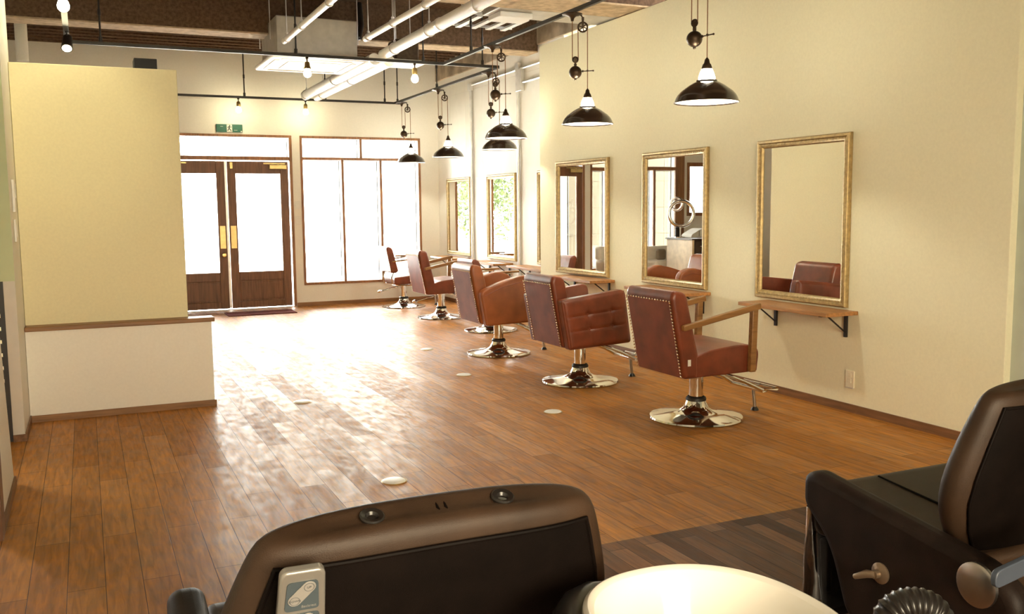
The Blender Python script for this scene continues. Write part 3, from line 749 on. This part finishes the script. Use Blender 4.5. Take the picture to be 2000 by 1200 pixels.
def pipe(label, p0, p1, r, rods, joint, cat='pipe', m='white_cladding'):
    t = thing('ceiling_pipe', label, cat, p0, 'white pipes under the ceiling')
    d = Vector(p1)-Vector(p0)
    MB().tube([(0, 0, 0), tuple(d*.5), tuple(d)], r, 20).build('tube', m, t)
    for f in joint: 
        c = d*f; e = d.normalized()*.02
        MB().tube([c-e, c+e], r+.006, 20).build('joint_ring', 'galvanised', t)
    for f in rods:
        c = d*f
        h = MB().tube([c+Vector((0, 0, r)), (c.x, c.y, 3.60-p0[2])], .005, 6).build('hanger', 'galvanised', t)
        MB().tube([(c.x+(r+.003)*math.cos(2*PI*k/20), c.y, c.z+(r+.003)*math.sin(2*PI*k/20)) for k in range(20)], .006, 6, loop=True).ball((c.x, c.y, c.z+r+.02), .014, 6).build('clamp', 'galvanised', h)
    return t
pipe('thick white pipe running below the ceiling from the camera side, nearest of the long pipes', (2.90, 3.8, 2.995), (2.885, 9.42, 2.975), .052, [.55, .75, .93], [.7])
pipe('thick white pipe ending near the back wall, left of a close pair', (2.80, 9.44, 2.93), (2.80, 12.75, 2.93), .060, [.5, .97], [])
pipe('thick white pipe ending near the back wall, right of a close pair', (2.955, 9.44, 2.92), (2.965, 12.75, 2.92), .060, [.45, .9], [])
pipe('thin white pipe clamped above the air conditioner, left of the others', (1.84, 5.6, 3.02), (1.825, 9.15, 3.0), .028, [.5, .78, .96], [])
pipe('thin white pipe between the air conditioner and the thick pipe', (2.60, 5.6, 3.02), (2.51, 8.75, 3.0), .028, [.5, .75, .97], [])
du = thing('air_duct', 'grey metal duct crossing under the near beam', 'duct', (3.78, 7.95, 3.07))
MB().box(-.32, 1.10, -.20, .20, .10, .36).build('duct_body', 'aircon_steel', du, bevel=.01, smooth=False)
MB().box(-.27, .06, -.10, .18, .05, .0995).build('duct_hood', 'aircon_white', du, bevel=.01, smooth=False)
rk = thing('cable_rack', 'metal ladder rack of bright rungs below the ceiling by the far beam', 'rack', (3.9, 8.93, 3.30))
for y in (-.4, .4): MB().box(-.36, .36, y*.75-.01, y*.75+.01, -.012, .012).build('rack_rail', 'galvanised', rk, smooth=False)
for k in range(4): MB().box(-.26+k*.17-.03, -.26+k*.17+.03, -.30, .30, -.034, -.0125).build('rung', 'galvanised', rk, smooth=False)
for x in (-.33, .33): MB().tube([(x, 0, -.012), (x, 0, .30)], .005, 6).build('hanger', 'galvanised', rk)
# wall conduits in the recess
def conduit(label, pts, r, boxes=()):
    t = thing('wall_conduit', label, 'conduit', (RX, pts[0][1], 0), 'metal conduits on the recess wall')
    y0 = pts[0][1]
    MB().tube([(p[0]-RX, p[1]-y0, p[2]) for p in pts], r, 10).build('conduit_tube', 'galvanised', t)
    for y, z, w, h in boxes: MB().box(-.05, -.001, y-y0-w/2, y-y0+w/2, z-h/2, z+h/2).build('junction_box', 'galvanised', t, bevel=.006)
cx = RX-.022
conduit('vertical metal conduit on the recess wall between the two farthest mirrors', [(cx, 12.05, .06), (cx, 12.05, 3.03)], .018, [(12.05, 3.05, .10, .10)])
conduit('vertical metal conduit beside the hidden mirror in the recess', [(cx, 10.52, .06), (cx, 10.52, 2.8)], .018, [(10.45, 2.94, .16, .26)])
conduit('horizontal metal conduit high on the recess wall, upper of two', [(cx, 12.0, 3.075), (cx, CY+.03, 3.085)], .016, [(10.50, 3.11, .09, .10)])
conduit('short horizontal metal conduit entering the junction box from the corner', [(cx, 10.36, 2.91), (cx, CY+.03, 2.91)], .018)

# ================================================================== SMALL THINGS ON WALLS / FLOOR
sg = thing('exit_sign', 'green emergency exit sign with white panel above the door', 'sign', (1.887, BY, 2.523))
MB().box(-.175, .175, -.024, -.001, -.054, .054).build('plate', 'sign_green', sg, bevel=.003)
MB().box(-.036, .036, -.0265, -.0245, -.050, .050).build('door_pictogram', 'sign_white', sg, smooth=False)
m = MB()   # running figure
m.lathe([(.0085, -.0295), (.0085, -.0268)], (.004, 0, .036), 14, 'y')
for a, b, w in (((.0, .024), (-.006, -.004), .0075), ((-.006, -.004), (.012, -.018), .0055), ((.012, -.018), (.022, -.042), .0048), ((-.006, -.004), (-.014, -.024), .0055), ((-.014, -.024), (-.030, -.030), .0045),
                ((.0, .022), (.018, .012), .004), ((.018, .012), (.026, .020), .0035), ((.0, .022), (-.018, .018), .004), ((-.018, .018), (-.024, .004), .0035)):
    A, B = Vector(a), Vector(b); d = (B-A).normalized(); u = Vector((-d.y, d.x))*w
    m.prism([tuple(A-u-d*w*.5), tuple(B-u+d*w*.5), tuple(B+u+d*w*.5), tuple(A+u-d*w*.5)], -.0295, -.0268)
m.build('running_figure', 'sign_dark', sg, smooth=False)
MB().box(.148, .168, -.027, -.0245, -.048, -.034).build('indicator', 'sign_white', sg, smooth=False)
MB().box(-.12, -.085, -.0258, -.0245, .022, .026).box(.06, .105, -.0258, -.0245, -.028, -.024).build('lettering', 'sign_white', sg, smooth=False)
def plate(name, label, cat, loc, dims, keys=(), m='white_plastic', grp=None):
    # dims: size x,y,z; the plate is centred on loc
    t = thing(name, label, cat, loc, grp)
    a, b, c = dims
    MB().box(-a/2, a/2, -b/2, b/2, -c/2, c/2).build('cover', m, t, bevel=.003)
    for kx, ky, kz, ka, kb, kc in keys: MB().box(kx-ka/2, kx+ka/2, ky-kb/2, ky+kb/2, kz-kc/2, kz+kc/2).build('key', m, t, bevel=.001, seg=1)
    return t
plate('intercom', 'white intercom box on the left wall, upper of two', 'intercom', (-.391, 6.60, 1.50), (.016, .13, .20), [(.009, .02, .03, .004, .05, .09)])
plate('wall_switch', 'white light switch on the left wall, below the intercom', 'switch', (-.393, 6.58, 1.285), (.012, .11, .14), [(.007, 0, 0, .004, .05, .08)])
plate('wall_switch', 'white switch plate between the entrance door and the window', 'switch', (2.792, BY-.006, 1.24), (.075, .010, .13), [(0, -.006, .02, .04, .004, .03), (0, -.006, -.025, .04, .004, .03)])
plate('wall_switch', 'white switch plate above the other one, beside the window frame', 'switch', (2.792, BY-.006, 1.46), (.075, .010, .11), [(0, -.006, 0, .04, .004, .05)])
ot = plate('wall_outlet', 'white socket plate low on the right wall below the nearest shelf', 'socket', (WX-.006, 4.65, .225), (.010, .075, .115), [(-.006, 0, .03, .004, .03, .03), (-.006, 0, -.01, .004, .03, .03)], 'cream_plastic')
MB().box(-.010, .004, -.035, .035, -.062, -.0576).build('shaded_lip', 'grey_paint', ot, smooth=False)  # grey tone stands for the shadow along the lower lip
fc = thing('floor_socket', 'round pale floor socket cover nearest the camera, behind the black chair back', 'floor socket', (1.38, 4.49, 0), 'round floor socket covers')
MB().lathe([(.001, 0), (.060, 0), (.060, .004), (.054, .008), (.044, .010), (.001, .010)], n=40).build('cover', 'white_plastic', fc)
MB().lathe([(.066, 0), (.066, .003), (.0625, .0035)], n=40, cap=False).build('flange_ring', 'brass', fc)
for x, y, lab in ((1.376, 6.69, 'round pale floor socket cover on the bare floor to the right of the low wall'), (2.85, 5.56, 'round pale floor socket cover in front of the nearest armchair'),
                  (2.83, 7.16, 'round pale floor socket cover in front of the buttoned armchair'), (3.03, 8.65, 'round pale floor socket cover in front of the tan armchair'), (3.01, 11.70, 'round pale floor socket cover farthest away, toward the window')):
    dup(fc, (x, y, 0), lab)
tag(MB().box(1.66, 2.56, 12.58, 13.0, 0, .014).build('door_mat', 'mat_red', bevel=.004), 'thin reddish door mat lying inside the entrance door', 'doormat')
tag(MB().box(.37, .52, 7.05, 7.22, 2.376, 2.455).build('speaker_box', 'board_dark', bevel=.004), 'small dark box standing on top of the cream partition', 'speaker')

# ================================================================== WAITING CORNER (seen in the mirror)
dk = thing('drawer_desk', 'desk with beige side and dark drawers, reflected in the middle mirror', 'desk', (.20, 12.36, 0))
MB().box(-.42, .46, -.37, .37, .86, .885).build('desk_top', 'desk_dark', dk, bevel=.004)
MB().box(.40, .44, -.35, .35, 0, .859).build('side_panel', 'desk_beige', dk, bevel=.004)
MB().box(-.40, .399, -.33, .35, 0, .859).build('drawer_case', 'desk_dark', dk, bevel=.004)
for k in range(5):
    d = MB().box(.04, .38, -.346, -.331, .05+k*.16, .19+k*.16).build('drawer', 'desk_dark', dk, bevel=.003)
    MB().tube([(.13, -.347, .12+k*.16), (.13, -.368, .12+k*.16), (.30, -.368, .12+k*.16), (.30, -.347, .12+k*.16)], .009, 8).build('handle', 'chrome', d)
sf = thing('sofa', 'white sofa in the waiting corner, reflected in the middle mirror', 'sofa', (.20, 13.06, 0))
MB().box(-.52, .52, -.16, .34, .12, .50).build('seat', 'sofa_white', sf, bevel=.05)
MB().box(-.52, .52, .21, .36, .48, .72).build('backrest', 'sofa_white', sf, bevel=.05)
MB().box(-.52, -.36, -.16, .2, .5, .64).build('armrest', 'sofa_white', sf, bevel=.04)
for x in (-.45, .45):
    for y in (-.1, .3): MB().lathe([(.02, 0), (.025, .121)], (x, y, 0), 12).build('foot', 'black_metal', sf)
cu = MB().box(-.09, .09, -.045, .045, 0, .18).build('cushion', 'cushion_grey', bevel=.04, seg=4, loc=(.52, 13.06, .502)); tag(cu, 'grey scatter cushion on the white sofa', 'cushion')
bl = thing('bolster', 'white striped padded bolster lying on the desk top', 'bolster', (.16, 12.52, .886))
MB().prism(fillet([(-.15, 0), (-.12, .13), (.02, .15), (.22, .05), (.24, 0)], [.02, .05, .06, .03, .01], 5), -.14, .14).build('padding', 'sofa_white', bl, bevel=.02)
for x in (-.05, .08): MB().box(x-.004, x+.004, -.145, .145, .02, .128 if x < 0 else .115).build('seam', 'cushion_grey', bl, smooth=False)
rd = thing('ring_dryer', 'chrome ring shaped hair processor on the desk, reflected in the middle mirror', 'hair dryer', (.53, 12.50, .886))
MB().lathe([(.001, 0), (.09, 0), (.09, .015), (.02, .025), (.001, .025)], n=32).build('stand_base', 'chrome', rd)
MB().tube([(0, 0, .02), (0, 0, .14), (-.02, .0, .19)], .016, 12).build('stand_pole', 'brushed_steel', rd)
MB().box(.02, .09, -.03, .03, .016, .17).build('control_box', 'black_metal', rd, bevel=.02)
def ring(c, R, r, tilt, name):
    pts = []
    for k in range(40):
        a = 2*PI*k/40; v = Vector((R*math.cos(a), 0, R*math.sin(a)))
        v.rotate(Matrix.Rotation(tilt, 3, 'Z')); pts.append(Vector(c)+v)
    MB().tube(pts, r, 12, loop=True).build(name, 'chrome', rd)
ring((-.02, .0, .385), .200, .028, .5, 'ring')
ring((.0, .10, .54), .10, .022, 1.0, 'upper_ring')

# ================================================================== SHAMPOO CHAIRS (foreground)
def shampoo_chair(loc, label, lean, fwd=0):
    t = thing('shampoo_chair', label, 'shampoo chair', loc, 'black leather shampoo chairs')
    hw = .315
    H0 = Vector((.115+fwd, .40)); ca, sa = math.cos(lean), math.sin(lean)
    # stations up the back: v (along the back), half width, half thickness
    ST = [(.00, .20, .030), (.012, .235, .050), (.05, .290, .062), (.12, .340, .068), (.20, .370, .070), (.28, .366, .070), (.36, .344, .066), (.43, .320, .060), (.475, .303, .054), (.495, .288, .046), (.505, .264, .034), (.508, .22, .018)]
    def P(x, d, v):      # d: across the thickness, + = front
        return (x, H0.x + d*ca - v*sa, H0.y + d*sa + v*ca)
    def sec(h, k, v, n=48, p=3.4):
        out = []
        for i in range(n):
            a = 2*PI*i/n; c, q = math.cos(a), math.sin(a)
            x = h*abs(c)**(2/p)*(1 if c >= 0 else -1); d = k*abs(q)**(2/2.6)*(1 if q >= 0 else -1)
            out.append(P(x, d+.07, v + .012*(1-(x/h)**2)*(v/.5)))
        return out
    b = MB().rings([sec(h, k, v) for v, h, k in ST]).build('backrest', 'dark_leather_seat', t, subsurf=1)
    def interp(v):
        for (v0, h0, k0), (v1, h1, k1) in zip(ST, ST[1:]):
            if v0 <= v <= v1:
                f = (v-v0)/(v1-v0); return h0+(h1-h0)*f, k0+(k1-k0)*f
        return ST[-1][1:]
    def rear(u, w, off=.0045):
        v = .03+w*(.440); h, k = interp(v); x = (u*2-1)*h*.885
        c = abs(x/h)**(3.4/2); c = min(1, c); q = math.sqrt(max(0, 1-c*c))
        return P(x, .07-k*q**(2/2.6)-off, v+.012*(1-(x/h)**2)*(v/.5))
    MB().grid(rear, 28, 20).build('rear_cover', 'dark_leather', b)
    edge = [rear(0, j/20, .004) for j in range(21)]+[rear(i/28, 1, .004) for i in range(1, 29)]+[rear(1, 1-j/20, .004) for j in range(1, 21)]
    MB().tube(edge, .0045, 8).build('piping', 'dark_leather', b)
    for x in (-.110, .120):
        c = P(x, .070, .515)
        so = MB().lathe([(.019, -.006), (.0205, .001), (.018, .003), (.011, .001), (.008, -.004), (.001, -.004)], n=28).build('headrest_socket', 'black_rubber', b, loc=c)
        so.rotation_euler = (lean, 0, 0)
    m = MB()
    for x in (.002, .016): m.tube([P(x, .030, .4985), P(x, .040, .5095), P(x, .055, .5135), P(x, .085, .5135), P(x, .100, .5095)], .0022, 6)
    m.build('centre_seam', 'dark_leather', b)
    prof = fillet([(.16, .33), (.16, .455), (.45, .475), (.74, .505), (.80, .47), (.77, .33)], [0, 0, .1, .05, .05, .03], 6)
    st = MB().prism(prof, -.30, .30, 'yz').build('seat', 'dark_leather_seat', t, bevel=.02)
    MB().tube([(-.07, .2, .461), (-.07, .45, .4775), (-.07, .72, .503)], .004, 6).build('seat_seam', 'dark_leather', st)
    for s in (-1, 1):
        y0, y1 = s*(.305), s*(.385)
        poly = fillet([(.0, .17), (-.03, .42), (.06, .485), (.69, .570), (.735, .550), (.735, .455), (.62, .36), (.54, .15)], [.05, .05, .05, .03, .025, .03, .08, .05], 6)
        MB().prism(poly, min(y0, y1), max(y0, y1), 'yz').build('side_panel', 'shaded_leather_side', t, bevel=.030, seg=5)
    lr = MB().prism(fillet([(.70, .06), (.70, .32), (.755, .32), (.735, .06)], .015, 4), -.29, .29, 'yz').build('leg_rest', 'dark_leather', t, bevel=.012)
    rnd = random.Random(11); rings = []
    for k in range(9):
        f = k/8; z = .05+.385*f; r = []
        for i in range(40):
            a = 2*PI*i/40; c, q = math.cos(a), math.sin(a)
            j = 1+.05*math.sin(5*a+3*f)+rnd.uniform(-.035, .035)
            r.append((.355*abs(c)**.35*(1 if c >= 0 else -1)*(1+(j-1)*.25), .735+.040*abs(q)**.5*(1 if q >= 0 else -1)*j*(1-.25*f), z))
        rings.append(r)
    MB().rings(rings, cap=False).build('plastic_wrap', 'clear_plastic', lr)
    MB().box(-.24, .24, .06, .62, 0, .05).box(-.14, .14, .16, .50, .05, .33).build('base', 'black_metal', t, bevel=.02)
    kx = -.386
    k = MB().lathe([(.030, 0), (.031, -.006), (.022, -.012), (.012, -.014), (.012, -.03), (.001, -.03)], (kx, .40, .345), 28, 'x').build('side_knob', 'knob_bronze', t)
    MB().tube([(kx-.024, .40, .345), (kx-.036, .42, .342), (kx-.040, .46, .320)], [.011, .012, .008], 12).build('knob_lever', 'knob_bronze', k)
    MB().lathe([(.058, 0), (.058, -.010), (.050, -.014), (.001, -.014)], (kx, .085, .43), 32, 'x').build('hinge_disc', 'brushed_steel', t)
    return t
SC1 = shampoo_chair((.505, 1.405, 0), 'black leather shampoo chair seen from behind, with a remote control on its back', math.radians(20))
SC2 = shampoo_chair((2.41, 1.49, 0), 'black leather shampoo chair at the right edge, with a long lever', math.radians(12), .075)
def text_mesh(name, c):
    tmp = bpy.data.objects.new(name, c); COL.objects.link(tmp); bpy.context.view_layer.update()
    me = bpy.data.meshes.new_from_object(tmp.evaluated_get(bpy.context.evaluated_depsgraph_get()))
    bpy.data.objects.remove(tmp); bpy.data.curves.remove(c)
    me.name = name
    o = bpy.data.objects.new(name, me); COL.objects.link(o); return o
# remote control hung on the rear of the left chair
rc = thing('remote_control', 'silver remote control with slate keypad on the back of the left chair', 'remote control', (.262, 1.364, .806))
rc.scale = (.86, .86, .86)
rc.rotation_euler = (math.radians(20), 0, math.radians(-2))
MB().prism(fillet([(-.042, -.12), (.050, -.12), (.044, .078), (.036, .088), (-.026, .088), (-.034, .078)], [.01, .01, .012, .006, .006, .012], 4), -.020, 0).build('case', 'remote_silver', rc, bevel=.005)
for z0, z1, w in ((.003, .066, .028), (-.068, -.005, .032)):
    p = MB().prism(fillet([(-w+.002, z0), (w+.006, z0), (w+.003, z1), (-w+.006, z1)], .008, 4), -.0222, -.0202).build('keypad', 'remote_slate', rc, smooth=False)
    cx0, cz0 = .004, (z0+z1)/2+.004
    A, B = Vector((-.013, -.011)), Vector((.011, .016)); d = (B-A).normalized(); u = Vector((-d.y, d.x))*.012
    pts = [A+Vector((math.cos(a), math.sin(a)))*.012 for a in [math.atan2(u.y, u.x)+PI*k/8 for k in range(9)]]+[B+Vector((math.cos(a), math.sin(a)))*.012 for a in [math.atan2(-u.y, -u.x)+PI*k/8 for k in range(9)]]
    kk = MB().prism([(cx0+q.x, cz0+q.y) for q in pts], -.0245, -.0223).build('rocker_key', 'remote_key', p, bevel=.0008, seg=1)
    for q, tx in ((B, 'UP'), (A, 'DOWN')):
        MB().tube([(cx0+q.x+.0085*math.cos(2*PI*j/20), -.0246, cz0+q.y+.0085*math.sin(2*PI*j/20)) for j in range(20)], .0005, 4, loop=True).build('key_ring', 'remote_ink', kk)
        c = bpy.data.curves.new('key_text', 'FONT'); c.body = tx; c.size = .0062; c.align_x = 'CENTER'; c.align_y = 'CENTER'; c.extrude = .0002
        c.materials.append(MT['remote_ink'])
        o = text_mesh('key_text', c); o.parent = kk; o.location = (cx0+q.x, -.0249, cz0+q.y); o.rotation_euler = (PI/2, 0, 0)
    c = bpy.data.curves.new('keypad_text', 'FONT'); c.body = 'Backrest' if z0 > 0 else 'Seat'; c.size = .0075; c.align_x = 'RIGHT'; c.extrude = .0002
    c.materials.append(MT['remote_key'])
    o = text_mesh('keypad_text', c); o.parent = p; o.location = (w+.001, -.0225, z0+.006); o.rotation_euler = (PI/2, 0, 0)
# lever bar on the right chair
lb = MB()
lb.prism(fillet([(-.035, -.022), (.30, .03), (.30, .075), (-.035, .022)], [.02, .005, .005, .02], 5), -.008, .008)
lb.build('lever_bar', 'bar_blue', SC2, bevel=.003, loc=(-.475, -.05, .515))
# shampoo bowl
bw = thing('shampoo_bowl', 'white porcelain shampoo bowl between the two black chairs, at the bottom edge', 'shampoo bowl', (.842, 1.105, 0))
def ell(rx, ry, z, n=64, p=2.5):
    out = []
    for k in range(n):
        a = 2*PI*k/n; c, s = math.cos(a), math.sin(a)
        out.append((rx*abs(c)**(2/p)*(1 if c >= 0 else -1), ry*abs(s)**(2/p)*(1 if s >= 0 else -1), z))
    return out
sc = lambda a, b, z: ell(a*.755, b*.755, z, p=2.25)
MB().rings([sc(.10, .12, .50), sc(.17, .21, .58), sc(.225, .265, .68), sc(.245, .28, .735), sc(.252, .288, .760), sc(.250, .286, .772), sc(.240, .276, .778), sc(.226, .262, .774), sc(.21, .245, .750), sc(.18, .21, .67), sc(.12, .14, .60), sc(.02, .02, .595)]).build('basin', 'porcelain', bw, subsurf=1)
MB().lathe([(.10, 0), (.09, .05), (.07, .06), (.07, .51)], n=32).build('pedestal', 'porcelain', bw)
MB().lathe([(.026, .598), (.026, .601), (.001, .602)], n=24).build('drain', 'chrome', bw)
MB().tube([(.218*math.cos(a), .24*math.sin(a), .742) for a in [math.radians(q) for q in (104, 115, 128, 141, 154, 166)]], [.012, .024, .030, .030, .024, .012], 16).build('neck_rest', 'black_rubber', bw)
# corrugated black hose
hz = thing('shampoo_hose', 'black corrugated hose curving at the bottom right edge', 'hose', (1.335, 1.17, 0))
pts, rad = [], []
n = 150
ax = Vector((.91, -.41, 0))
def rib(l): return .0290+.0036*(1-abs(math.sin(l*PI/.0090)))
path = [Vector((-.043*ax.x, -.043*ax.y, .02+j*.62/150)) for j in range(151)]
for i in range(1, n+1):
    a = PI-PI*1.0*i/n; path.append(Vector((0, 0, .64))+ax*.043*math.cos(a)+Vector((0, 0, .043*math.sin(a)*.75)))
e = path[-1]
path += [Vector((e.x+ax.x*.0003*j, e.y+ax.y*.0003*j, .64-j*.62/150)) for j in range(1, 151)]
l = 0
for i, p in enumerate(path):
    if i: l += (p-path[i-1]).length
    rad.append(rib(l))
MB().tube(path, rad, 20).build('corrugated_tube', 'black_rubber', hz)
bulb_light(-1.3, 5.6, 'unseen bulb added to light the side room at the left edge', z=3.3)  # added bulb to brighten the dark side room
# added unseen bulb to light the low wall and floor, and tracks
bulb_light(1.6, 2.6, 'unseen fill bulb added over the walnut floor strip')
track('lighting_track', MB().box(.4, 3.511, .25-rw, .25+rw, ZT-rw, ZT+rw), 'black track over the wash area', [(1.2, .25)])
track('lighting_track', MB().box(.4, 3.511, 2.6-rw, 2.6+rw, ZT-rw, ZT+rw), 'black track over the walnut strip', [(2.2, 2.6)])
